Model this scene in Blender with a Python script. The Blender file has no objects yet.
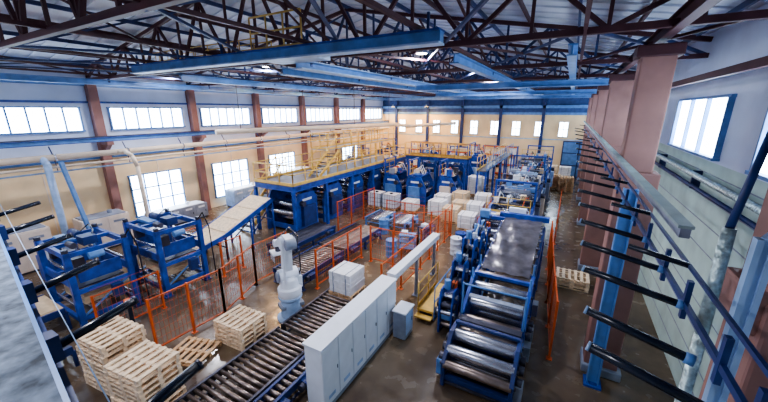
import bpy, math, random
from mathutils import Vector, Matrix
random.seed(7)
D=bpy.data; C=bpy.context
# ------------------------------------------------------------ materials
def pmat(name,col,rough=0.5,metal=0.0,var=0.25,scale=3.0,bump=0.0,emit=None,es=0.0):
    m=D.materials.new(name); m.use_nodes=True
    nt=m.node_tree; b=nt.nodes['Principled BSDF']
    b.inputs['Roughness'].default_value=rough; b.inputs['Metallic'].default_value=metal
    tc=nt.nodes.new('ShaderNodeTexCoord'); n=nt.nodes.new('ShaderNodeTexNoise')
    n.inputs['Scale'].default_value=scale; n.inputs['Detail'].default_value=6
    r=nt.nodes.new('ShaderNodeValToRGB')
    r.color_ramp.elements[0].position=.3; r.color_ramp.elements[1].position=.7
    r.color_ramp.elements[0].color=tuple(c*(1-var) for c in col)+(1,)
    r.color_ramp.elements[1].color=tuple(min(1,c*(1+var*.6)) for c in col)+(1,)
    nt.links.new(tc.outputs['Object'],n.inputs['Vector']); nt.links.new(n.outputs['Fac'],r.inputs['Fac'])
    nt.links.new(r.outputs['Color'],b.inputs['Base Color'])
    if bump>0:
        bp=nt.nodes.new('ShaderNodeBump'); bp.inputs['Strength'].default_value=bump; bp.inputs['Distance'].default_value=.02
        nt.links.new(n.outputs['Fac'],bp.inputs['Height']); nt.links.new(bp.outputs['Normal'],b.inputs['Normal'])
    if emit:
        b.inputs['Emission Color'].default_value=emit+(1,); b.inputs['Emission Strength'].default_value=es
    return m
M={}
def mk(k,*a,**kw): M[k]=pmat(k,*a,**kw)
mk('blue',(.022,.078,.38),.36,var=.5)
mk('blue_d',(.016,.038,.16),.45,var=.4)
mk('blue_l',(.12,.27,.58),.4)
mk('blue_pale',(.38,.54,.80),.45)
mk('truss',(.075,.022,.030),.55)
mk('truss_b',(.035,.055,.16),.55)
mk('column',(.30,.155,.135),.7,var=.2,scale=1.5)
mk('wallbeige',(.88,.68,.42),.85,var=.14,scale=.8)
mk('wallwhite',(.66,.75,.92),.85,var=.10,scale=.8)
mk('wallgreen',(.52,.68,.64),.85,var=.18,scale=1.2)
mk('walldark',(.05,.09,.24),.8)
mk('roof',(.72,.76,.86),.8,var=.15,scale=1)
mk('orange',(.66,.12,.025),.45)
mk('yellow',(.74,.48,.12),.5)
mk('steel',(.56,.57,.63),.26,.9,var=.25)
mk('bronze',(.34,.27,.235),.30,.85,var=.35)
mk('steel_d',(.085,.085,.115),.4,.6)
mk('black',(.010,.016,.032),.25)
mk('wood',(.70,.46,.26),.8,var=.35,scale=9)
mk('wood_l',(.86,.67,.47),.8,var=.25,scale=9)
mk('white',(.78,.83,.92),.4,var=.06)
mk('cream',(.80,.68,.58),.6,var=.1)
mk('paper',(.82,.83,.86),.8,var=.15,scale=6)
mk('card',(.74,.56,.36),.8,var=.15,scale=5)
mk('film',(.17,.155,.175),.2,.35,var=.5,scale=2.5,bump=.4)
mk('grey',(.27,.31,.40),.5)
mk('ledge',(.34,.44,.44),.6)
mk('frost',(.15,.19,.25),.85,var=.75,scale=9,bump=1)
mk('foil',(.55,.68,.68),.35,.5,var=.6,scale=20,bump=1)
mk('pipe',(.70,.58,.46),.5,var=.1)
mk('pane',(.8,.9,1),.3,emit=(.70,.85,1.0),es=13)
mk('lampglow',(1,1,1),.3,emit=(1,.93,.8),es=14)
mk('lampglow_w',(1,.8,.5),.3,emit=(1,.6,.2),es=16)
# floor
fm=D.materials.new('floor_concrete'); fm.use_nodes=True; nt=fm.node_tree; b=nt.nodes['Principled BSDF']
tc=nt.nodes.new('ShaderNodeTexCoord')
n1=nt.nodes.new('ShaderNodeTexNoise'); n1.inputs['Scale'].default_value=.3; n1.inputs['Detail'].default_value=5
n2=nt.nodes.new('ShaderNodeTexNoise'); n2.inputs['Scale'].default_value=2.2; n2.inputs['Detail'].default_value=8
r1=nt.nodes.new('ShaderNodeValToRGB'); e=r1.color_ramp.elements
e[0].position=.36; e[0].color=(.070,.048,.036,1); e[1].position=.66; e[1].color=(.20,.150,.098,1)
r2=nt.nodes.new('ShaderNodeMapRange'); r2.inputs[1].default_value=.3; r2.inputs[2].default_value=.7; r2.inputs[3].default_value=.12; r2.inputs[4].default_value=.32
ad=nt.nodes.new('ShaderNodeMath'); ad.operation='MULTIPLY_ADD'; ad.inputs[1].default_value=.25; 
sc=nt.nodes.new('ShaderNodeMath'); sc.operation='MULTIPLY'; sc.inputs[1].default_value=.75
for n in (n1,n2): nt.links.new(tc.outputs['Object'],n.inputs['Vector'])
nt.links.new(n1.outputs['Fac'],sc.inputs[0]); nt.links.new(n2.outputs['Fac'],ad.inputs[0]); nt.links.new(sc.outputs[0],ad.inputs[2])
nt.links.new(ad.outputs[0],r1.inputs['Fac']); nt.links.new(r1.outputs['Color'],b.inputs['Base Color'])
nt.links.new(n2.outputs['Fac'],r2.inputs[0]); nt.links.new(r2.outputs[0],b.inputs['Roughness'])
M['floor']=fm
# ------------------------------------------------------------ mesh builder
class B:
    def __init__(s,name,loc=(0,0,0),rz=0):
        s.n=name; s.loc=loc; s.rz=rz; s.v=[]; s.f=[]; s.mi=[]; s.sm=[]; s.mats=[]
    def _m(s,k):
        if k not in s.mats: s.mats.append(k)
        return s.mats.index(k)
    def add(s,vs,fs,k,smooth=False):
        o=len(s.v); i=s._m(k); s.v+= [tuple(x) for x in vs]
        for j,f in enumerate(fs):
            s.f.append([o+a for a in f]); s.mi.append(i); s.sm.append(smooth if not isinstance(smooth,list) else smooth[j])
    def box(s,c,d,k,rot=None):
        vs=[Vector((x*d[0]/2,y*d[1]/2,z*d[2]/2)) for x in(-1,1) for y in(-1,1) for z in(-1,1)]
        if rot is not None: vs=[rot@v for v in vs]
        vs=[v+Vector(c) for v in vs]
        s.add(vs,[(0,1,3,2),(4,6,7,5),(0,4,5,1),(2,3,7,6),(0,2,6,4),(1,5,7,3)],k)
    def bx(s,x0,x1,y0,y1,z0,z1,k): s.box(((x0+x1)/2,(y0+y1)/2,(z0+z1)/2),(abs(x1-x0),abs(y1-y0),abs(z1-z0)),k)
    def frame(s,p,q):
        p=Vector(p);q=Vector(q);d=(q-p);L=d.length;d.normalize()
        up=Vector((0,0,1)) if abs(d.z)<.99 else Vector((1,0,0))
        a=d.cross(up).normalized(); u=a.cross(d)
        return p,q,L,Matrix((a,d,u)).transposed()
    def beam(s,p,q,w,h,k):
        p,q,L,R=s.frame(p,q); s.box((p+q)/2,(w,L,h),k,R)
    def ibeam(s,p,q,w,h,k,k2=None):
        p,q,L,R=s.frame(p,q); c=(p+q)/2; t=.03
        s.box(c,(t,L,h),k,R); u=R@Vector((0,0,1))
        s.box(c+u*h/2,(w,L,t),k2 or k,R); s.box(c-u*h/2,(w,L,t),k2 or k,R)
    def cyl(s,p,q,r,k,seg=12,r2=None):
        p,q,L,R=s.frame(p,q); r2=r if r2 is None else r2
        vs=[];fs=[]
        for i in range(seg):
            a=2*math.pi*i/seg; o=R@Vector((math.cos(a),0,math.sin(a)))
            vs+= [p+o*r,q+o*r2]
        for i in range(seg):
            j=(i+1)%seg; fs.append((2*i,2*i+1,2*j+1,2*j))
        sm=[True]*seg
        fs.append([2*i for i in range(seg)]); fs.append([2*i+1 for i in range(seg)][::-1]); sm+=[False,False]
        s.add(vs,fs,k,sm)
    def path(s,pts,r,k,seg=10):
        for a,b_ in zip(pts,pts[1:]): s.cyl(a,b_,r,k,seg)
        for a in pts[1:-1]: s.ball(a,r,k,8,5)
    def ball(s,c,r,k,seg=12,rings=7,sc=(1,1,1)):
        vs=[];fs=[]
        for i in range(rings+1):
            t=math.pi*i/rings
            for j in range(seg):
                a=2*math.pi*j/seg
                vs.append((c[0]+r*sc[0]*math.sin(t)*math.cos(a),c[1]+r*sc[1]*math.sin(t)*math.sin(a),c[2]+r*sc[2]*math.cos(t)))
        for i in range(rings):
            for j in range(seg):
                fs.append((i*seg+j,(i+1)*seg+j,(i+1)*seg+(j+1)%seg,i*seg+(j+1)%seg))
        s.add(vs,fs,k,True)
    def lathe(s,c,prof,k,seg=20):
        vs=[];fs=[];n=len(prof)
        for r,z in prof:
            for j in range(seg):
                a=2*math.pi*j/seg; vs.append((c[0]+r*math.cos(a),c[1]+r*math.sin(a),c[2]+z))
        for i in range(n-1):
            for j in range(seg): fs.append((i*seg+j,i*seg+(j+1)%seg,(i+1)*seg+(j+1)%seg,(i+1)*seg+j))
        fs.append(list(range(seg))[::-1]); fs.append([(n-1)*seg+j for j in range(seg)])
        s.add(vs,fs,k,[True]*((n-1)*seg)+[False,False])
    def prism(s,prof,x0,x1,k):  # profile in (y,z)
        n=len(prof); vs=[(x0,y,z) for y,z in prof]+[(x1,y,z) for y,z in prof]
        fs=[list(range(n))[::-1],list(range(n,2*n))]+[(i,(i+1)%n,n+(i+1)%n,n+i) for i in range(n)]
        s.add(vs,fs,k)
    def rail(s,p,q,h=1.0,k='yellow',r=.03,step=1.0):
        p=Vector(p);q=Vector(q);L=(q-p).length;n=max(1,round(L/step)); u=Vector((0,0,1))
        for i in range(n+1):
            a=p.lerp(q,i/n); s.cyl(a,a+u*h,r,k,6)
        for z in (h,h*.55): s.cyl(p+u*z,q+u*z,r,k,6)
        s.beam(p+u*.06,q+u*.06,.01,.12,k)
    def done(s,bevel=0):
        me=D.meshes.new(s.n); me.from_pydata(s.v,[],s.f)
        for k in s.mats: me.materials.append(M[k])
        me.polygons.foreach_set('material_index',s.mi); me.polygons.foreach_set('use_smooth',s.sm); me.update()
        o=D.objects.new(s.n,me); C.scene.collection.objects.link(o); o.location=s.loc; o.rotation_euler[2]=s.rz
        if bevel:
            md=o.modifiers.new('bev','BEVEL'); md.width=bevel; md.segments=2; md.limit_method='ANGLE'
        return o
XL,XR,YF,YN=-22.5,3.3,40.3,-4.0
# ------------------------------------------------------------ shell
b=B('floor'); b.bx(XL-.3,XR+.3,YN-.3,YF+.3,-.2,0,'floor'); b.done()
b=B('wall_left'); b.bx(XL-.3,XL,YN,YF,0,4.5,'wallbeige'); b.bx(XL-.3,XL,YN,YF,4.5,9.2,'wallwhite'); 
for y in [3.2+5.3*i-2.65 for i in range(8)]: b.bx(XL,XL+.02,y-.02,y+.02,0,4.5,'cream')
b.done()
b=B('wall_right'); b.bx(XR,XR+.3,YN,YF,0,5.7,'wallgreen'); b.bx(XR,XR+.3,YN,YF,5.7,9.2,'wallwhite')
for z in [x*.6 for x in range(1,10)]: b.bx(XR-.01,XR,YN,YF,z-.012,z+.012,'grey')
b.done()
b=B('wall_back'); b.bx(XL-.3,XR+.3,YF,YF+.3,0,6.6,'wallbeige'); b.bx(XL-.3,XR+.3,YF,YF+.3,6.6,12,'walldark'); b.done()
b=B('wall_front'); b.bx(XL-.3,XR+.3,YN-.3,YN,0,12,'wallwhite'); b.done()
XM=-9.6; ZE,ZR=9.2,11.6
b=B('ceiling')
for x0,z0,x1,z1 in ((XL-.3,ZE,XM,ZR),(XM,ZR,XR+.3,ZE)):
    n=60
    for i in range(n):
        ya=YN+(YF-YN)*i/n; yb=YN+(YF-YN)*(i+1)/n; 
        b.add([(x0,ya,z0),(x1,ya,z1),(x1,yb,z1),(x0,yb,z0)],[(0,1,2,3)],'roof')
        b.beam((x0,ya,z0-.03),(x1,ya,z1-.03),.12,.05,'roof')
b.done()
TY=[3.2+5.3*i for i in range(7)]
def roofz(x): return ZE+(ZR-ZE)*((x-XL)/(XM-XL) if x<XM else (XR-x)/(XR-XM))
for q,ty in enumerate([-2.1]+TY):
    b=B('roof_truss'); k2='truss' if q<3 else 'truss_b'
    zb=8.55; xa,xb=XL+.05,XR-.05
    b.beam((xa,ty,zb),(xb,ty,zb),.13,.13,'truss')
    b.beam((xa,ty,ZE-.22),(XM,ty,ZR-.22),.13,.13,'truss'); b.beam((XM,ty,ZR-.22),(xb,ty,ZE-.22),.13,.13,'truss')
    n=18; xs=[xa+(xb-xa)*i/n for i in range(n+1)]
    for i in range(n):
        b.beam((xs[i],ty,zb),(xs[i],ty,roofz(xs[i])-.22),.07,.07,k2)
        if i%2==0: b.beam((xs[i],ty,zb),(xs[i+1],ty,roofz(xs[i+1])-.22),.09,.09,k2)
        else: b.beam((xs[i],ty,roofz(xs[i])-.22),(xs[i+1],ty,zb),.09,.09,k2)
    b.done()
b=B('roof_purlins')
for i in range(17):
    x=XL+.6+i*1.55
    if x<XR: b.beam((x,YN,roofz(x)-.12),(x,YF,roofz(x)-.12),.07,.14,'truss' if i%2 else 'truss_b')
b.done()
b=B('roof_bracing')
for i in range(len(TY)-1):
    for j,x in enumerate((-20,-17,-13,-9.6,-6,-3,0)):
        if (i+j)%2==0:
            b.beam((x,TY[i],8.5),(x,TY[i+1],roofz(x)-.35),.06,.06,'truss_b'); b.beam((x,TY[i],roofz(x)-.35),(x,TY[i+1],8.5),.06,.06,'truss')
    for x0,x1 in ((-20,-17),(-17,-13),(-13,-9.6),(-6,-9.6),(-3,-6),(0,-3),(0,2.8)):
        b.beam((x0,TY[i],8.6),(x1,TY[i+1],8.6),.06,.06,'truss_b'); 
        if i%2: b.beam((x1,TY[i],8.6),(x0,TY[i+1],8.6),.06,.06,'truss')
for x in (-20,-17,-13,-9.6,-6,-3,0): b.beam((x,YN,8.62),(x,YF,8.62),.08,.08,'truss')
b.done()
b=B('maintenance_walkway')
b.bx(-18.2,-10.5,9.3,10.0,8.72,8.76,'steel_d'); b.rail((-18.2,9.3,8.74),(-10.5,9.3,8.74),.8,r=.022); b.rail((-18.2,10,8.74),(-10.5,10,8.74),.8,r=.022); b.done()
# crane girders / monorails
b=B('overhead_crane_bridge')
z=8.42; y=6.9
b.box((-8.4,y,z),(11.8,.2,.2),'blue_l'); b.box((-8.4,y,z-.12),(11.8,.34,.04),'blue_pale'); b.box((-8.4,y,z+.12),(11.8,.34,.04),'blue')
b.rail((-8.3,y+.25,z+.16),(-6.4,y+.25,z+.16),.9,r=.025,step=.6)
b.box((-6.9,y+.6,z-.05),(1.8,.6,.12),'blue_pale'); b.box((-6.9,y+.6,z+.12),(1.0,.5,.2),'blue_l')
for x in (-14,-11.5,-9.3,-6,-2.8): b.beam((x,y,z+.13),(x,y,8.9),.05,.05,'blue_d')
b.done()
for i,(x,y0,y1,w) in enumerate(((-7.3,7.85,39,.42),(-9.0,9,39,.26),(-14.5,8.7,39,.26),(-2.9,9,39,.26),(-20.2,3,39,.3),(-.2,9,39,.2))):
    b=B('monorail_beam'); b.ibeam((x,y0,8.3),(x,y1,8.3),w,.22,'blue_l','blue_pale' if i<2 else 'blue_l')
    for ty in TY: 
        if y0<ty<y1: b.beam((x,ty,8.3),(x,ty,8.55),.08,.08,'blue_d')
    b.done()
for y,x0,x1 in ((15.5,-6.8,1.0),(23,-8.6,1.0),(30,-16,1.0)):
    b=B('overhead_crane_girder'); b.ibeam((x0,y,8.02),(x1,y,8.02),.3,.2,'blue_l','blue_l'); b.done()
b=B('crane_runway_left'); b.ibeam((XL+.9,YN,5.5),(XL+.9,YF,5.5),.2,.2,'blue_l','blue'); b.beam((XL+.9,YN,5.65),(XL+.9,YF,5.65),.06,.06,'steel_d')
b.done()
for ty in TY:
    b=B('wall_column'); b.bx(XL,XL+.4,ty-.2,ty+.2,0,8.4,'column'); b.bx(XL+.4,XL+1.1,ty-.15,ty+.15,5.2,5.38,'column')
    b.beam((XL+.4,ty,4.8),(XL+1.0,ty,5.25),.2,.1,'column'); b.done()
b=B('trim_1'); b.bx(XL,XL+.1,YN,YF,7.35,7.45,'blue'); b.bx(XL,XL+.12,YN,YF,8.2,8.45,'blue_l'); b.bx(XL,XL+.06,YN,YF,4.42,4.52,'blue_l'); b.done()
wn=0
def window(cx,cy,z0,z1,half,axis,nm=4,fr='white',nh=1):
    global wn; wn+=1
    b=B('window_%d'%wn,(cx,cy,0)); 
    def bb(u0,u1,d0,d1,za,zb,k):
        if axis=='L': b.bx(d0,d1,u0,u1,za,zb,k)
        elif axis=='R': b.bx(-d1,-d0,u0,u1,za,zb,k)
        else: b.bx(u0,u1,-d1,-d0,za,zb,k)
    bb(-half,half,.005,.02,z0,z1,'pane')
    t=.07
    bb(-half-t,half+t,0,.1,z1,z1+t,fr); bb(-half-t,half+t,0,.16,z0-t,z0,fr)
    for i in range(nm+1):
        u=-half+2*half*i/nm; bb(u-t/2,u+t/2,0,.12,z0,z1,fr)
    for i in range(nh):
        z=z0+(z1-z0)*(i+1)/(nh+1) ; bb(-half,half,0,.10,z-.035,z+.035,fr)
    b.done()
for i in range(7):
    yc=TY[i]+2.65
    window(XL,yc,5.98,7.1,2.0,'L',6,'blue_l',nh=0)
    if i in (1,2,3,5): window(XL,yc-.2,.75,3.2,1.5,'L',4,'blue_l',nh=2)
RC=[3.55,9.7,16.6,23.5,30.4,37.3]
for i,y in enumerate(RC):
    b=B('crane_column'); x0=1.14 if i else 1.45
    w=.62 if i==1 else .9
    b.bx(x0,x0+w,y-.25,y+.25,5.6,8.2,'column'); b.bx(x0,x0+w+.15,y-.3,y+.3,0,5.6,'column')
    b.bx(x0-.1,x0+.2,y-.25,y+.25,5.3,5.68,'column'); b.bx(x0-.1,x0+w+.1,y-.3,y+.3,8.1,8.35,'truss')
    b.bx(x0-.05,x0+w+.25,y-.4,y+.4,0,.25,'grey')
    b.done(.03)
for a,c in zip(RC[1:],RC[2:]+[39.9]):
    window(XR,(a+c)/2+.2,5.85,7.3,2.2,'R',3,'blue_l',nh=0)
window(XR,7.75,5.85,7.2,1.35,'R',3,'blue_l',nh=0)
b=B('crane_runway_right'); b.bx(1.02,1.10,3.9,YF-.3,5.84,5.93,'grey'); b.bx(1.0,1.12,3.9,YF-.3,5.93,5.96,'ledge'); b.done()
b=B('eave_beam'); b.ibeam((1.5,YN,8.6),(1.5,YF,8.6),.18,.26,'truss'); b.beam((2.6,YN,7.75),(2.6,YF,7.75),.1,.15,'truss'); b.done()
b=B('wall_pipe'); b.cyl((3.1,-2,5.3),(3.1,YF-.3,5.3),.08,'foil',8); b.cyl((3.1,-2,5.0),(3.1,YF-.3,5.0),.05,'blue_d',8)
for y in range(0,40,4): b.box((3.2,y,5.15),(.2,.06,.5),'blue_d')
b.done()
b=B('blue_support_post')
b.ibeam((1.35,8.95,0),(1.35,8.95,5.3),.2,.24,'blue_l'); b.box((1.35,8.95,.03),(.4,.4,.06),'blue'); b.done()
# foreground arms right
b=B('cable_bracket_rail')
b.beam((.84,1.2,5.72),(.84,28,5.72),.025,.04,'blue_d'); b.beam((.84,1.2,5.96),(.84,28,5.96),.02,.025,'blue_d')
ys=[1.72,2.1,2.75,3.35,4.1,4.9,5.8,6.8,8,9.3,10.8,12.5,14.5,17,20,23.5,27]
for i,y in enumerate(ys):
    rx=.74 if i<2 else .84
    b.cyl((rx,y,5.70),(.24,y+.12,5.78),.026,'black',12); b.cyl((.24,y+.12,5.78),(.225,y+.124,5.783),.027,'blue_pale',12)
    b.cyl((rx,y,5.70),(rx-.04,y+.01,5.705),.032,'blue_l',12)
    if i>1 and i%2==0: b.cyl((rx,y+.1,5.96),(.5,y+.2,6.0),.02,'black',10)
    b.box((.84,y,5.75),(.03,.04,.28),'blue_d')
b.done()
b=B('insulated_pipe'); b.path([(.93,2.6,0),(.91,2.6,5.6),(.93,2.7,6.3)],.035,'foil'); b.path([(.93,2.7,6.3),(1.1,3.0,6.9),(1.2,3.1,8.3)],.022,'blue_d'); b.done()
b=B('steel_post'); b.ibeam((1.04,2.55,0),(1.04,2.55,6.3),.06,.06,'blue_pale'); b.beam((1.04,2.55,6.28),(1.44,3.26,6.28),.05,.05,'blue_pale'); b.done()
# foreground ledge left
L0=Vector((-8.5,1.42,5.8)); L1=Vector((-.6,.15,5.8)); dv=(L1-L0).normalized(); nv=Vector((-dv.y,dv.x,0))
b=B('gallery_ledge')
p2=L0-nv*.22; q2=L1-nv*.22
b.beam(p2-Vector((0,0,.2)),q2-Vector((0,0,.2)),.44,.4,'frost')
b.beam(L0,L1,.02,.02,'blue_l')
b.beam(L0+nv*.03-Vector((0,0,.3)),L1+nv*.03-Vector((0,0,.3)),.04,.1,'blue_d')
b.cyl(L0+nv*.12+Vector((0,0,-.06)),L1+nv*.12+Vector((0,0,-.06)),.003,'blue_pale',6)
for t in (1.5,2.45,3.4,4.4,5.4,6.4):
    p=L1-dv*(t+L1.x)
    b.cyl(p-Vector((0,0,.12)),p+Vector((.0,.46,-.04)),.026,'black',12); b.cyl(p+Vector((.0,.46,-.04)),p+Vector((0,.475,-.037)),.027,'steel_d',12)
    b.box(p-Vector((0,0,.1))+nv*.02,(.1,.08,.16),'blue_d')
b.done()
b=B('gallery_support')
for x in (-7.5,-3.5): b.beam((x,.15-.16*(x+3.5)*1.0,0),(x,.15-.16*(x+3.5),5.4),.25,.25,'blue_d')
b.done()
# ------------------------------------------------------------ equipment
def pallet(b,z,k='wood',L=1.2,W=.9,jx=0,jy=0):
    for i in range(6): b.box((jx-L/2+.06+i*(L-.12)/5,jy,z+.133),(.11,W,.022),k)
    for y in(-W/2+.05,0,W/2-.05):
        b.box((jx,jy+y,z+.111),(L,.09,.02),k); b.box((jx,jy+y,z+.011),(L,.09,.022),k)
        for x in(-L/2+.07,0,L/2-.07): b.box((jx+x,jy+y,z+.062),(.13,.09,.08),k)
def pallets(x,y,n,rz,k='wood_l'):
    b=B('pallet_stack',(x,y,0),rz)
    for i in range(n): pallet(b,i*.146,k,1.2,1.0,random.uniform(-.02,.02),random.uniform(-.02,.02))
    return b.done()
pallets(-9.85,3.0,10,.1); pallets(-8.2,2.95,9,.12)
pallets(-8.35,5.7,5,.05); pallets(-9.0,4.5,1,.3,'wood')
pallets(-.9,34.5,8,0,'wood'); pallets(.2,33,9,.1,'wood'); pallets(.85,14.6,3,0,'wood_l')
def paperstack(x,y,h=1.0,w=1.0,l=1.1,k='paper',name='cardboard_stack',z=0,rz=0):
    b=B(name,(x,y,z),rz); pallet(b,0,'wood',w+.1,l)
    n=int(h/.16)
    for i in range(n):
        b.box((random.uniform(-.015,.015),random.uniform(-.015,.015),.15+.16*i+.078),(w,l,.15),k)
    for s in(-.3,.3): b.box((s*w,0,.15+n*.08),(.03,l+.03,n*.16+.01),'grey')
    return b.done(.008)
def conveyor(name,x,y0,y1,w,h,side='blue_d',roll='steel',pitch=.17,load=None):
    b=B(name,(x,(y0+y1)/2,0)); L=y1-y0
    for s in(-1,1):
        b.box((s*w/2,0,h-.04),(.07,L,.2),side); b.box((s*(w/2-.03),0,.22),(.05,L,.05),side)
        n=max(2,int(L/1.6)+1)
        for i in range(n):
            yy=-L/2+.1+i*(L-.2)/(n-1); b.box((s*w/2,yy,h/2-.05),(.08,.08,h-.1),side); b.box((s*w/2,yy,.01),(.18,.18,.02),side)
    n=int(L/pitch)
    for i in range(n): 
        yy=-L/2+.1+i*(L-.2)/(n-1); b.cyl((-w/2+.04,yy,h),(w/2-.04,yy,h),.052,roll,10)
    for yy in (-L/2+.5,L/2-.6):
        b.box((w/2+.14,yy,h-.12),(.2,.35,.22),side); b.cyl((w/2+.12,yy-.3,h-.12),(w/2+.12,yy-.15,h-.12),.1,'steel_d')
    b.box((0,-L/2+.1,h*.5),(w,.05,.05),side); b.box((0,L/2-.1,h*.5),(w,.05,.05),side)
    return b.done()
conveyor('roller_conveyor',-6.35,1.4,6.1,1.45,.55,'steel_d','bronze'); conveyor('roller_conveyor',-6.35,6.2,8.0,1.45,.55,'steel_d','bronze')
conveyor('roller_conveyor',-6.45,8.1,9.6,1.4,.5,'steel_d','bronze')
conveyor('roller_conveyor',-5.25,3.6,5.6,.4,.6,'blue_d','bronze')
conveyor('roller_conveyor',-9.35,8.7,11.6,1.5,.6,'blue_d','bronze'); conveyor('roller_conveyor',-9.45,11.8,15.2,1.7,.6,'blue_d','bronze')
conveyor('roller_conveyor',-11.7,10.4,14.2,1.3,.6,'blue_d','steel_d')
paperstack(-6.45,8.85,.95,.9,.95,z=.55,name='wrapped_sheet_stack')
b=B('electrical_cabinet',(-4.5,6.6,0)); n=6; L=3.7
b.box((0,0,.06),(.5,L,.12),'grey')
for i in range(n):
    y=-L/2+L/n*(i+.5); b.box((0,y,.95),(.5,L/n-.01,1.66),'white'); b.box((.255,y,.95),(.02,L/n-.04,1.6),'white')
    b.box((.275,y+.24,1.0),(.02,.02,.1),'grey'); b.box((.268,y,.35),(.006,.26,.10),'blue_pale')
b.box((0,0,1.81),(.56,L+.06,.05),'white'); b.done(.008)
b=B('cable_trunking',(-4.5,10.7,0)); b.box((0,0,1.75),(.28,4.2,.2),'paper'); b.box((0,0,1.865),(.32,4.2,.03),'white')
for y in(-1.9,0,1.9): b.box((0,y,.82),(.1,.1,1.64),'grey'); b.box((0,y,.01),(.25,.25,.02),'grey')
b.done()
b=B('control_box',(-3.9,8.3,0)); b.box((0,0,.5),(.42,.6,.9),'grey'); b.box((.22,0,.55),(.02,.5,.7),'blue_pale'); b.box((0,0,.98),(.48,.66,.05),'white'); b.box((0,0,.03),(.36,.5,.06),'black'); b.box((.235,.15,.6),(.02,.03,.14),'black'); b.done(.01)
def fence(pts,h=2.0,k='orange',name='safety_fence',step=.12):
    b=B(name,(pts[0][0],pts[0][1],0)); o=Vector((pts[0][0],pts[0][1],0))
    for p,q in zip(pts,pts[1:]):
        p=Vector((p[0],p[1],0))-o;q=Vector((q[0],q[1],0))-o;L=(q-p).length;n=max(1,round(L/1.3))
        for i in range(n+1):
            a=p.lerp(q,i/n); b.box((a.x,a.y,h/2),(.06,.06,h),k); b.box((a.x,a.y,.01),(.16,.16,.02),k)
        for z in(.15,h-.04): b.beam(p+Vector((0,0,z)),q+Vector((0,0,z)),.03,.035,k)
        m=int(L/step)
        for i in range(m): 
            a=p.lerp(q,(i+.5)/m); b.beam((a.x,a.y,.15),(a.x,a.y,h),.006,.006,k)
        for j in range(7): b.beam(p+Vector((0,0,.2+j*.25)),q+Vector((0,0,.2+j*.25)),.006,.006,k)
    return b.done()
fence([(-9.95,4.0),(-9.85,6.2),(-10.6,8.2),(-10.6,10.0)],1.8)
fence([(-12.2,3.5),(-12.2,5.4)],1.5); fence([(-12.4,8.0),(-12.4,9.0)],1.6)
fence([(-15.7,8.1),(-15.7,9.3)],1.4)
fence([(-11.3,14.8),(-11.3,19)],1.9); fence([(-8.2,9.2),(-8.2,12.5)],1.7)
fence([(-7.6,12.4),(-5.2,12.4),(-5.2,9.2)],1.8); fence([(-5.2,12.8),(-5.3,17.5)],1.9)
fence([(-8.1,15.8),(-5.5,17.8)],1.4)
fence([(.3,9.4),(.05,12.6),(-.2,17)],1.9); fence([(.0,19),(.0,26)],1.6)
fence([(-10.2,18.8),(-7.5,18.8)],1.2); fence([(-3.7,17),(-3.9,22)],1.5)
b=B('bollard_post',(-10.1,3.6,0)); b.box((0,0,.95),(.1,.1,1.9),'black'); b.box((0,0,1.93),(.14,.14,.08),'orange'); b.box((0,0,.01),(.25,.25,.02),'black'); b.done()
# robot
b=B('palletizing_robot',(-7.75,7.3,0),1.1)
b.lathe((0,0,0),[(.5,0),(.5,.06),(.36,.1),(.32,.7),(.4,.78),(.4,.86)],'blue_pale')
b.box((0,0,.5),(.8,.45,.12),'grey')
b.lathe((0,0,.86),[(.38,0),(.4,.1),(.4,.3),(.32,.36),(.28,.62),(.2,.7)],'white')
b.box((.25,.1,1.3),(.35,.45,.42),'white'); b.cyl((-.3,.12,1.55),(.32,.12,1.55),.25,'white',20); b.cyl((-.37,.12,1.55),(-.3,.12,1.55),.19,'grey',16); b.cyl((.32,.12,1.55),(.42,.12,1.55),.15,'grey',16)
b.prism([(.0,1.45),(.34,1.5),(.1,2.8),(-.14,2.8)],-.15,.15,'white')
b.cyl((-.22,-.02,2.8),(.22,-.02,2.8),.21,'white',20); b.cyl((.22,-.02,2.8),(.29,-.02,2.8),.14,'grey',16)
b.beam((-.22,-.3,1.5),(-.22,-.33,2.7),.05,.07,'white')
b.prism([(-.45,2.7),(-.4,3.03),(0,3.08),(1.0,2.5),(1.03,2.32),(.1,2.6)],-.12,.12,'white')
b.cyl((-.16,-.45,2.87),(.16,-.45,2.87),.18,'grey',14)
b.cyl((-.14,1.03,2.42),(.14,1.03,2.42),.14,'white',16)
b.cyl((0,1.05,2.4),(0,1.05,2.1),.1,'steel_d',14); b.box((0,1.05,2.06),(.5,.5,.07),'white')
for sx in(-.22,.22):
    for sy in(-.2,-.07,.07,.2): b.box((sx,1.05+sy,1.9),(.03,.04,.28),'steel')
b.path([(.18,-.45,2.55),(.3,-.3,3.05),(.26,.4,3.15),(.18,.85,2.8),(.1,1.0,2.6)],.025,'black',8)
b.path([(.25,.3,1.0),(.36,-.2,1.8),(.3,-.35,2.55)],.025,'black',8)
b.done(.015)
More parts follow.
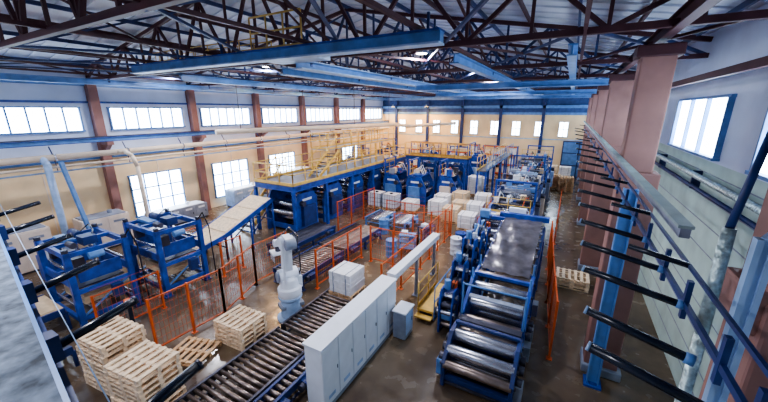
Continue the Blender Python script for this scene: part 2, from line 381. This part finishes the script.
def stacker(x,y,h=2.7):
    b=B('sheet_stacker',(x,y,0)); w,l=1.1,.8
    for sx in(-1,1):
        for sy in(-1,1):
            b.box((sx*w,sy*l,h/2),(.17,.17,h),'blue'); b.box((sx*w,sy*l,.02),(.3,.3,.04),'blue_d')
            b.cyl((sx*w,sy*l,h),(sx*w,sy*l,h+.12),.09,'steel_d',10)
        for z in(.35,1.3,h-.1): b.box((sx*w,0,z),(.1,2*l,.14),'blue')
        b.beam((sx*w,-l,.4),(sx*w,l,1.3),.05,.06,'blue_l')
        b.box((sx*(w-.12),0,1.8),(.06,1.2,.5),'blue')
        b.box((sx*(w+.16),.25,1.0),(.22,.3,.45),'blue_d'); b.cyl((sx*(w+.15),-.3,h-.25),(sx*(w+.15),.1,h-.25),.12,'blue_l',12)
        b.box((sx*(w-.2),-.5,2.2),(.25,.3,.4),'steel_d')
    for sy in(-1,1):
        b.box((0,sy*l,h-.1),(2*w,.12,.18),'blue'); b.box((0,sy*l,.3),(2*w,.1,.14),'blue')
        b.box((0,sy*(l-.1),1.95),(2*w-.3,.06,.1),'steel'); b.box((0,sy*l,1.6),(2*w,.06,.3),'blue')
    b.box((0,0,h-.05),(.14,2*l,.12),'blue'); b.box((.5,0,h+.1),(.5,.4,.28),'blue_d'); b.cyl((-.7,0,h+.12),(-.1,0,h+.12),.14,'blue_d',12)
    b.box((-.5,-.3,h+.02),(.9,.3,.1),'blue_l'); b.cyl((.5,-.5,h+.1),(.9,-.5,h+.1),.1,'steel_d',12)
    for i in range(7): b.cyl((-w+.1,-.7+i*.23,.62),(w-.1,-.7+i*.23,.62),.05,'steel',8)
    for i in range(4): b.box((0,0,.72+i*.1),(1.6,1.1,.09),'card')
    b.box((0,0,1.35),(1.8,1.3,.05),'steel_d')
    for sx in(-.6,.6): b.cyl((sx,0,1.4),(sx,0,h-.1),.05,'steel',8)
    b.path([(1.1,.8,h),(1.3,.9,h+.3),(1.45,1.0,h-.3),(1.4,1.05,.1)],.025,'black',6)
    b.path([(-.8,.2,h),(-.4,.4,h+.35),(.2,.3,h+.3),(.6,.1,h+.2)],.02,'black',6)
    b.done(.01)
stacker(-14.35,4.25); stacker(-13.95,6.7)
def belt(name,x,pts,w,k='wood_l',side='blue'):
    b=B(name,(x,0,0))
    for (y0,z0),(y1,z1) in zip(pts,pts[1:]):
        b.beam((0,y0,z0),(0,y1,z1),w,.06,k)
        for s in(-1,1): b.beam((s*w/2,y0,z0-.06),(s*w/2,y1,z1-.06),.07,.22,side)
        n=max(1,int(abs(y1-y0)/1.4))
        for i in range(n+1):
            y=y0+(y1-y0)*i/n; z=z0+(z1-z0)*i/n
            for s in(-1,1): b.beam((s*w/2,y,0),(s*w/2,y,z-.1),.08,.08,side)
            b.beam((-w/2,y,z*.5),(w/2,y,z*.5),.05,.05,side)
            if z>1.4: b.beam((-w/2,y,.1),(w/2,y,z-.2),.05,.05,side); 
        for i in range(int(abs(y1-y0)/.9)):
            y=y0+.45+i*.9*(1 if y1>y0 else -1); z=z0+(z1-z0)*(y-y0)/(y1-y0)
            b.box((random.uniform(-.05,.05),y,z+.05),(w*.86,.7,.03),k,Matrix.Rotation(math.atan2(z1-z0,y1-y0),3,'X'))
    b.done()
belt('sheet_conveyor',-14.5,[(-.5,.75),(3.2,.75)],1.7,'card','blue_d'); belt('inclined_sheet_conveyor',-14.6,[(7.75,1.0),(9.2,1.25),(12.2,2.35)],1.7)
belt('sheet_conveyor',-11.9,[(-.0,.6),(2.6,.6)],1.0,'steel_d','blue_d')
def machinebox(name,x,y,w,l,h,k='cream',k2='grey',rz=0):
    b=B(name,(x,y,0),rz); b.box((0,0,.05),(w-.1,l-.1,.1),'steel_d'); b.box((0,0,h/2+.05),(w,l,h-.1),k)
    n=max(1,int(l/.8))
    for i in range(n):
        yy=-l/2+l/n*(i+.5)
        for s in (-1,1):
            b.box((s*(w/2+.01),yy,h/2+.05),(.02,l/n-.08,h-.25),k); b.box((s*(w/2+.03),yy+l/n*.3,h/2),(.03,.03,.15),'black'); b.box((s*(w/2+.022),yy,h*.82),(.012,l/n*.5,.12),k2)
    b.box((0,0,h+.02),(w*.9,l*.9,.06),k2); b.cyl((0,l*.2,h+.05),(0,l*.2,h+.2),.12,k2); b.done(.015)
machinebox('compressor_cabinet',-20.8,4.0,1.3,2.0,1.9,'cream'); machinebox('compressor_cabinet',-20.9,7.2,1.2,2.0,1.7,'cream','grey')
machinebox('storage_cabinet',-21.4,11.3,1.0,3.4,1.0,'grey','white'); machinebox('storage_cabinet',-21.4,16.6,1.0,3,1.3,'blue_pale','white')
machinebox('storage_cabinet',-21.3,21.8,1.2,4,1.8,'cream','white'); machinebox('hydraulic_unit',-18.2,4.6,1.1,1.2,1.2,'blue','grey')
machinebox('hydraulic_unit',-18.0,8.4,1.3,1.6,1.0,'grey','white'); machinebox('hydraulic_unit',-17.2,1.5,1.5,1.6,1.2,'blue_d','grey')
# pipes
b=B('air_duct'); b.cyl((-21.0,-3,4.85),(-21.0,39,4.85),.15,'pipe',14)
b.cyl((-20.7,-3,4.45),(-20.7,24,4.45),.06,'pipe',10); b.cyl((-20.9,-3,4.2),(-20.9,39,4.2),.04,'blue_pale',10)
for y in range(0,39,3): b.cyl((-21.0,y,4.85),(-21.0,y+.08,4.85),.18,'steel',14); b.beam((-21.0,y,4.9),(-21.3,y,5.35),.04,.04,'blue_d'); b.beam((-20.9,y,4.2),(-21.0,y,4.85),.03,.03,'blue_d')
b.path([(-21.0,8.6,4.85),(-20.2,8.6,4.9),(-19.6,8.6,4.7),(-19.3,8.6,4.2),(-19.2,8.6,0)],.1,'pipe')
b.path([(-20.6,5.6,0),(-20.6,5.6,4.6),(-21,5.6,4.85)],.14,'blue_pale',12); b.beam((-19.4,6.3,0),(-20.3,6.0,4.7),.16,.12,'blue_l'); b.done()
b=B('dust_duct'); b.cyl((-17.5,12,5.8),(-12.8,25,5.85),.15,'pipe',14); b.path([(-12.8,25,5.85),(-12.0,26,5.7),(-10.5,34,5.7)],.15,'pipe',14)
for t in(.1,.4,.7,.95): 
    p=Vector((-17.5,12,5.9)).lerp(Vector((-12.8,25,5.95)),t); b.beam(p,(p.x,p.y,8.4),.03,.03,'steel_d')
b.done()
# mezzanine
b=B('mezzanine_platform'); x0,x1,y0,y1,z=-15.8,-12.8,12.9,27,3.0
b.bx(x0,x1,y0,y1,z-.06,z,'steel_d')
for x in(x0,x1): b.ibeam((x,y0,z-.2),(x,y1,z-.2),.16,.28,'blue','blue')
for y in [y0+i*(y1-y0)/5 for i in range(6)]:
    b.ibeam((x0,y,z-.2),(x1,y,z-.2),.12,.24,'blue','blue')
    for x in(x0,x1): b.box((x,y,(z-.3)/2),(.16,.16,z-.3),'blue')
b.rail((x1,y0,z),(x1,y1,z),1.1,r=.033); b.rail((x0,y0,z),(x0,y1,z),1.1,r=.03); b.rail((x0,y0,z),(x1,y0,z),1.1,r=.033)
b.bx(x1-.02,x1+.03,y0,y1,z-.02,z+.14,'yellow'); b.bx(x0,x1,y0-.03,y0+.02,z-.02,z+.14,'yellow')
b.bx(-15.4,-14.0,17.5,27,4.4,4.45,'grey'); 
for x in(-15.4,-14.0):
    b.rail((x,17.5,4.45),(x,27,4.45),1.0,r=.03)
    for y in(17.5,20.7,23.8,27): b.box((x,y,3.7),(.1,.1,1.4),'yellow')
b.rail((-15.4,17.5,4.45),(-14,17.5,4.45),1.0,r=.03)
for i in range(8):
    t=i/8; b.box((-13.5,15.6+2*t,3.1+1.3*t),(.7,.22,.04),'steel_d')
for x in (-13.9,-13.1): b.beam((x,15.4,3.0),(x,17.5,4.4),.04,.16,'yellow'); b.cyl((x,15.4,4.0),(x,17.5,5.4),.025,'yellow',6)
for i in range(12):
    t=i/12; b.box((-16.4,y0-.4+3.1*t,.25+2.75*t),(.9,.26,.04),'steel_d')
for x in(-16.85,-15.95):
    b.beam((x,y0-.5,.1),(x,y0+2.7,z),.05,.2,'yellow')
    b.cyl((x,y0-.5,1.1),(x,y0+2.7,z+1.05),.03,'yellow',6)
    for i in range(5):
        t=i/4; b.cyl((x,y0-.5+3.2*t,.1+2.9*t),(x,y0-.5+3.2*t,1.1+2.95*t),.03,'yellow',6)
b.done()
b=B('gantry_walkway'); b.bx(-12.2,-6.8,25.9,26.9,3.2,3.26,'steel_d'); b.rail((-12.2,25.9,3.26),(-6.8,25.9,3.26),1.1,r=.03); b.rail((-12.2,26.9,3.26),(-6.8,26.9,3.26),1.1,r=.03)
for x in (-12,-9.5,-7): 
    for y in (25.95,26.85): b.box((x,y,1.6),(.14,.14,3.2),'blue')
b.ibeam((-12.2,25.9,3.08),(-6.8,25.9,3.08),.12,.24,'blue'); b.done()
b=B('gantry_walkway'); b.bx(-5.6,-4.9,24,36,2.7,2.75,'steel_d'); b.rail((-5.6,24,2.75),(-5.6,36,2.75),1.0,'yellow',.02); b.rail((-4.9,24,2.75),(-4.9,36,2.75),1.0,'blue_l',.02)
for y in (24.1,27,30,33,35.9):
    for x in (-5.55,-4.95): b.box((x,y,1.35),(.12,.12,2.7),'blue')
b.done()
def unit(name,x,y,rz=0,w=2.2,l=1.9,h=2.2,k='blue',k2='grey',rollk='steel',top=True,portal=True):
    b=B(name,(x,y,0),rz)
    prof=[(-l/2,0),(l/2,0),(l/2,h*.8),(l/2-.3,h),(-l/2+.45,h),(-l/2,h*.62)]
    for s in(-1,1):
        xx=s*w/2; b.prism(prof,xx-.06,xx+.06,k)
        b.box((s*(w/2+.17),.1,h*.42),(.22,l*.55,h*.5),k2); b.cyl((s*(w/2+.06),-.4,h*.75),(s*(w/2+.3),-.4,h*.75),.16,'steel_d',14)
        b.box((s*(w/2+.07),.1,h*.82),(.02,l*.4,.14),'white')
    for (yy,zz,r) in((-l*.38,h*.5,.15),(-l*.15,h*.66,.2),(l*.12,h*.5,.24),(l*.33,h*.72,.13),(-.1,h*.28,.2),(l*.2,h*.9,.1)):
        b.cyl((-w/2,yy,zz),(w/2,yy,zz),r,rollk,16)
    b.box((0,-l/2+.3,.3),(w,.12,.3),k); b.box((0,l/2-.3,.3),(w,.12,.3),k); b.box((0,l*.3,h+.02),(w,.25,.14),k)
    if top:
        R=random.random
        b.box((R()*.4-.2,-.1,h+.1),(w*(.4+.4*R()),l*.35,.16),random.choice((k2,'steel_d',k)))
        for j in range(6):
            kk=random.choice(('white','steel_d','blue_l',k,'grey','cream','card')); hx=.15+.4*R()
            b.box((-w*.4+w*.16*j,-.3+.6*R(),h+.05+hx/2),(.2+.25*R(),.2+.2*R(),hx),kk)
        b.cyl((w*.1,0,h+.28),(w*.4,0,h+.28),.13,'steel_d',12)
        for j in range(4):
            a=-w*.4+w*.8*R(); b.path([(a,-.4,h+.1),(a+.1,-.1,h+.5+.3*R()),(a+.2,.4,h+.4),(a+.25,.7,h*.4)],.025,random.choice(('black','white','orange')),6)
        b.rail((-w/2,l/2-.05,h+.02),(w/2,l/2-.05,h+.02),.8,'yellow' if R()<.5 else 'grey',.02)
        if portal:
            for s in (-1,1): b.box((s*w/2,l/2-.15,h/2+.6),(.1,.1,h+1.2),k)
            b.box((0,l/2-.15,h+1.15),(w,.08,.1),k)
    b.done(.01)
for y in (14.2,16.8,19.5,22.2,25): unit('corrugator_unit',-14.3,y,0,2.2,2.0,2.35,'blue','blue_d',top=False)
for i,x in enumerate((-11.6,-9.6)): unit('folding_unit',x,23.2,math.pi/2,1.8,1.6,2.2,'blue','blue_l')
unit('folding_unit',-7.7,24.6,math.pi/2,1.6,1.5,2.1,'blue','cream')
for x in (-10.6,-8.2): unit('gluing_unit',x,28.9,math.pi/2,2.2,1.9,2.4,'blue','grey')
for j,(y,h) in enumerate(((16.2,1.9),(18.5,2.0),(20.8,2.3),(23.1,2.3),(25.4,2.6),(27.8,2.5),(30.2,2.9),(32.5,2.7))): unit('printing_unit',-2.3+.15*math.sin(j*3),y,0,2.1,1.9,h,random.choice(('blue','blue','blue_d')),random.choice(('blue_pale','grey','cream')),portal=(j%3==1))
for x,y in ((-7.2,31.5),(-9.8,33),(-12.5,32.5),(-15.5,31),(-18,27),(-18,33)): unit('feeder_unit',x,y,random.choice((0,math.pi/2)),1.9,1.7,random.uniform(2.0,2.9),'blue',random.choice(('cream','grey','blue_pale')))
for x,y,h in ((-7.3,20.8,1.1),(-6.1,20.1,.9),(-7.5,22.4,1.1),(-6.0,21.8,.8),(-4.7,20.7,1.2),(-4.8,19.2,.8),(-9.4,20.9,.7),(-4.7,22.6,1.4),(-6.4,23.2,1.2),(-3.2,35.8,1.5),(-6.9,35,1.4),(-9.5,36,1.5),(-12.5,36.4,1.3),(.0,36,1.6),(-1.2,37.4,1.5),(-3.2,38,1.3),(-6.6,27.9,1.5),(-6.5,29.3,1.2)):
    paperstack(x,y,h,1.0,1.1,'paper' if random.random()<.7 else 'card',rz=random.uniform(-.1,.1))
for x,y in ((-10.0,18.4),(-8.4,18.4)): conveyor('roller_conveyor',x,y-1.8,y+.2,1.1,.5,'blue_l')
def drum(x,y,k):
    b=B('steel_drum',(x,y,0)); b.lathe((0,0,0),[(.28,0),(.29,.02),(.28,.04),(.28,.28),(.295,.3),(.28,.32),(.28,.56),(.295,.58),(.28,.6),(.28,.84),(.29,.86),(.27,.88),(.26,.86)],k,18); b.cyl((.12,0,.86),(.12,0,.9),.04,'steel_d',8); b.done()
for x,y,k in ((-8.9,16.0,'blue_l'),(-4.3,15.2,'white'),(-4.3,16.0,'blue'),(-3.6,13.5,'grey'),(-7.0,13.4,'blue_l')): drum(x,y,k)
def tote(x,y):
    b=B('liquid_tote',(x,y,0)); pallet(b,0,'wood',1.1,1.0); b.box((0,0,.65),(1.0,.9,.98),'white'); b.cyl((0,0,1.14),(0,0,1.2),.12,'black',12)
    for i in range(6):
        for s in(-1,1): b.box((-.5+i*.2,s*.47,.65),(.02,.02,1.0),'steel'); b.box((s*.53,-.45+i*.18,.65),(.02,.02,1.0),'steel')
    for z in(.2,.5,.8,1.15):
        for s in(-1,1): b.box((0,s*.47,z),(1.08,.02,.025),'steel'); b.box((s*.53,0,z),(.02,.94,.025),'steel')
    b.done(.01)
for x,y in ((-12.0,20.6),(-10.8,20.6)): tote(x,y)
def cart(x,y,rz=0,k='orange'):
    b=B('tool_cart',(x,y,0),rz)
    for sx in(-.4,.4):
        for sy in(-.25,.25): b.box((sx,sy,.5),(.04,.04,.8),k); b.cyl((sx,sy-.02,.07),(sx,sy+.02,.07),.07,'black',12)
    for z in(.2,.55,.88): b.box((0,0,z),(.84,.54,.03),k)
    b.box((-.15,0,.98),(.3,.3,.16),'white'); b.box((.2,.05,.66),(.25,.3,.18),'blue_l'); b.cyl((.44,-.25,.95),(.44,.25,.95),.02,'steel_d',8); b.done()
cart(-6.6,14.4,.3,'blue_l'); cart(-6.2,16.0,1.2,'blue_d')
def shelf(x,y,L=3.6):
    b=B('storage_rack',(x,y,0))
    for i in range(4):
        for sy in(-.4,.4): b.box((-L/2+i*L/3,sy,1.6),(.08,.08,3.2),'blue')
    for z in(.15,1.15,2.2,3.1):
        for sy in(-.4,.4): b.box((0,sy,z),(L,.05,.1),'orange')
        b.box((0,0,z+.06),(L,.8,.03),'steel_d')
        for i in range(5):
            if z<3 and random.random()<.8: h=.4+.35*random.random(); b.box((-L/2+.45+i*(L-.9)/4,0,z+.08+h/2),(.55,.6,h),random.choice(('card','paper','white','cream')))
    b.done()
shelf(-15.5,38.8); shelf(-10.8,38.8); shelf(-6.6,38.8)
# main press
b=B('web_press_line',(-1.28,0,0)); w=1.68
for s in(-1,1):
    x=s*w/2; 
    b.prism([(6.95,.0),(7.1,.0),(7.1,.3),(8.3,.3),(8.3,0),(8.5,0),(8.5,1.05),(8.1,1.25),(7.6,1.25),(6.95,.7)],x-.05,x+.05,'blue_d')
    b.prism([(8.6,0),(8.8,0),(8.8,.35),(10.4,.35),(10.4,0),(10.6,0),(10.6,1.9),(9.6,1.9),(8.6,1.25)],x-.05,x+.05,'blue')
    b.prism([(10.7,1.2),(14.6,1.9),(14.6,2.3),(10.7,1.7)],x-.05,x+.05,'blue_d')
    for y in(10.9,12.2,13.4,14.5): b.box((x,y,.85),(.14,.14,1.7),'blue')
    b.beam((x,10.9,.2),(x,14.5,1.5),.06,.08,'blue_l'); b.box((x+s*.04,8.0,1.0),(.05,.5,.16),'blue_l')
    for y in(7.3,7.6,7.9,9.0,9.5,9.9): b.cyl((x+s*.06,y,.7+.1*math.sin(y*5)),(x+s*.2,y,.7+.1*math.sin(y*5)),.12,'steel_d',14)
    for y in (7.3,8.9,9.8,11.3): b.box((x+s*.14,y,.38),(.18,.35,.45),random.choice(('blue','grey','blue_l')))
    for y in (8.55,9.6,10.65): b.cyl((x,y,1.2),(x,y,2.25),.03,'blue_l',8)
for y,z,r in((7.05,.62,.12),(7.35,.85,.16),(7.8,1.05,.17),(8.25,.9,.12),(8.75,1.0,.13),(9.2,1.3,.17),(9.75,1.6,.15),(10.3,1.75,.13),(7.6,.45,.2),(8.9,.5,.2),(9.6,.8,.2)):
    b.cyl((-w/2,y,z),(w/2,y,z),r,'bronze' if r<.15 else 'steel',20); b.cyl((-w/2-.1,y,z),(w/2+.1,y,z),.05,'steel_d',10)
b.box((0,7.05,.25),(w,.12,.14),'blue_d'); b.box((0,8.55,.3),(w,.12,.2),'blue'); b.box((0,8.0,1.3),(w,.1,.08),'blue_d'); b.box((0,9.9,1.94),(w,.12,.1),'blue'); b.box((0,8.4,1.2),(w,.25,.04),'steel_d')
b.box((0,8.7,.1),(w,3.4,.08),'steel_d'); b.box((0,9.0,1.62),(w*.9,.2,.05),'grey'); b.cyl((-w/2,8.55,2.2),(w/2,8.55,2.2),.03,'blue_l',8)
n=18
fv=[];ff=[]
for i in range(n+1):
    y=10.35+i*(14.8-10.35)/n; z=1.92+(2.5-1.92)*i/n
    for j in range(9): fv.append((-.74+1.48*j/8,y,z+.03*math.sin(j*2.1+i*.6)+.02*math.sin(i*1.7)))
for i in range(n):
    for j in range(8): ff.append((i*9+j,i*9+j+1,(i+1)*9+j+1,(i+1)*9+j))
b.add(fv,ff,'film',True)
for i in range(7): b.cyl((-w/2,10.8+i*.62,1.8+i*.08),(w/2,10.8+i*.62,1.8+i*.08),.06,'steel',10)
b.box((0,14.8,2.55),(w+.3,.25,.2),'blue'); b.box((-.3,15,2.75),(.7,.2,.2),'white')
b.done(.008)
# drive tower left of press
b=B('drive_tower',(-2.75,0,0))
for y,h in((9.3,1.5),(10.4,2.0),(11.6,2.4),(12.8,2.3),(14.0,2.1)):
    for s in(-1,1):
        b.prism([(y-.35,0),(y+.35,0),(y+.35,h-.2),(y+.15,h),(y-.2,h),(y-.35,h*.7)],s*.2-.03,s*.2+.03,'blue')
    for j in range(5):
        zz=.25+j*(h-.4)/4.5; b.cyl((-.3,y-.15+.12*math.sin(j*2),zz),(.3,y-.15+.12*math.sin(j*2),zz),.09+.03*(j%2),random.choice(('steel','steel_d','bronze')),12)
    b.box((0,y+.2,h*.5),(.34,.2,h*.7),'blue_d'); b.box((-.3,y+.1,h*.6),(.14,.3,.35),random.choice(('blue_l','grey','white')))
    b.cyl((-.05,y-.05,h),(-.05,y-.05,h+.3),.1,'blue_l',12); b.box((.12,y+.15,h+.08),(.16,.16,.2),random.choice(('white','grey','orange')))
    b.cyl((-.45,y,h*.35),(-.22,y,h*.35),.15,'steel_d',14); b.path([(.1,y,h),(.2,y+.3,h+.45),(.1,y+.6,h+.1),(.0,y+.8,h*.5)],.022,random.choice(('black','white')),6)
b.beam((0,9,.6),(0,14.3,.6),.3,.2,'blue_l'); b.rail((-.38,9,.35),(-.38,14.2,.35),1.2,'blue_l',.02)
b.done(.006)
b=B('service_step',(-3.6,10.4,0)); b.box((0,0,.32),(.6,2.0,.08),'yellow'); b.box((0,0,.12),(.5,1.8,.1),'steel_d')
for x in(-.27,.27):
    for y in(-.9,.9): b.box((x,y,.16),(.06,.06,.32),'yellow')
b.rail((-.28,-.95,.36),(-.28,.95,.36),.9,'yellow',.022); b.box((0,-1.1,.15),(.6,.25,.05),'yellow'); b.done()
b=B('door_1',(1.0,YF,0)); b.box((0,-.05,1.9),(3,.08,3.8),'blue_l'); 
for x in(-1.5,0,1.5): b.box((x,-.1,1.9),(.1,.06,3.8),'blue_d')
for z in(.1,1.3,2.6,3.8): b.box((0,-.1,z),(3.1,.06,.1),'blue_d')
b.done()
for i in range(9):
    window(-19.5+i*2.35,YF,4.3,5.75,.42,'B',2,nh=1)
b=B('trim_2'); b.bx(XL,XR,YF-.1,YF,6.5,6.75,'blue_l'); b.bx(XL,XR,YF-.3,YF-.1,7.2,7.5,'blue_l'); b.bx(XL,XR,YF-.06,YF,3.9,4.0,'blue_pale')
for i in range(6): b.bx(XL+2+i*4.4,XL+2.3+i*4.4,YF-.3,YF,0,8.4,'blue_d')
b.done()
# unseen ceiling lamps added to light the hall; warm ones follow the yellow glow
def lamp(x,y,en,col,glow='lampglow',z=8.75):
    b=B('added_hall_lamp',(x,y,z)); b.lathe((0,0,0),[(.2,0),(.21,.03),(.12,.14),(.08,.2),(.08,.28)],'grey',16)
    b.lathe((0,0,-.012),[(.17,0),(.17,.01)],glow,16); b.cyl((0,0,.28),(0,0,.45),.012,'black',6); o=b.done()
    l=D.lights.new('added_light','AREA'); l.shape='DISK'; l.size=.34; l.energy=en; l.color=col
    lo=D.objects.new('added_light',l); C.scene.collection.objects.link(lo); lo.parent=o; lo.location=(0,0,-.03)
for y in (.5,10.6,16,21.5,27,33):
    for x in (-18.5,-11.5,-4.5):
        warm=(y>20 and x<-9) or (x<-15 and y>12)
        lamp(x,y,220 if y<5 else 280,(1,.58,.26) if warm else (.90,.91,1), 'lampglow_w' if warm else 'lampglow')
for x in(-20,-15.5): lamp(x,38.4,360,(1,.55,.18),'lampglow_w',7.4)
w_=D.worlds.new('w'); C.scene.world=w_; w_.use_nodes=True; w_.node_tree.nodes['Background'].inputs[0].default_value=(.6,.75,1,1); w_.node_tree.nodes['Background'].inputs[1].default_value=.6
C.scene.view_settings.look='AgX - Medium High Contrast'
C.scene.view_settings.exposure=.25
cam=D.cameras.new('camera'); co=D.objects.new('camera',cam); C.scene.collection.objects.link(co)
co.location=(0,0,7); co.rotation_euler=(math.radians(90-15.4),0,math.radians(29)); cam.lens=36*330/768; cam.sensor_width=36; cam.clip_start=.05
C.scene.camera=co
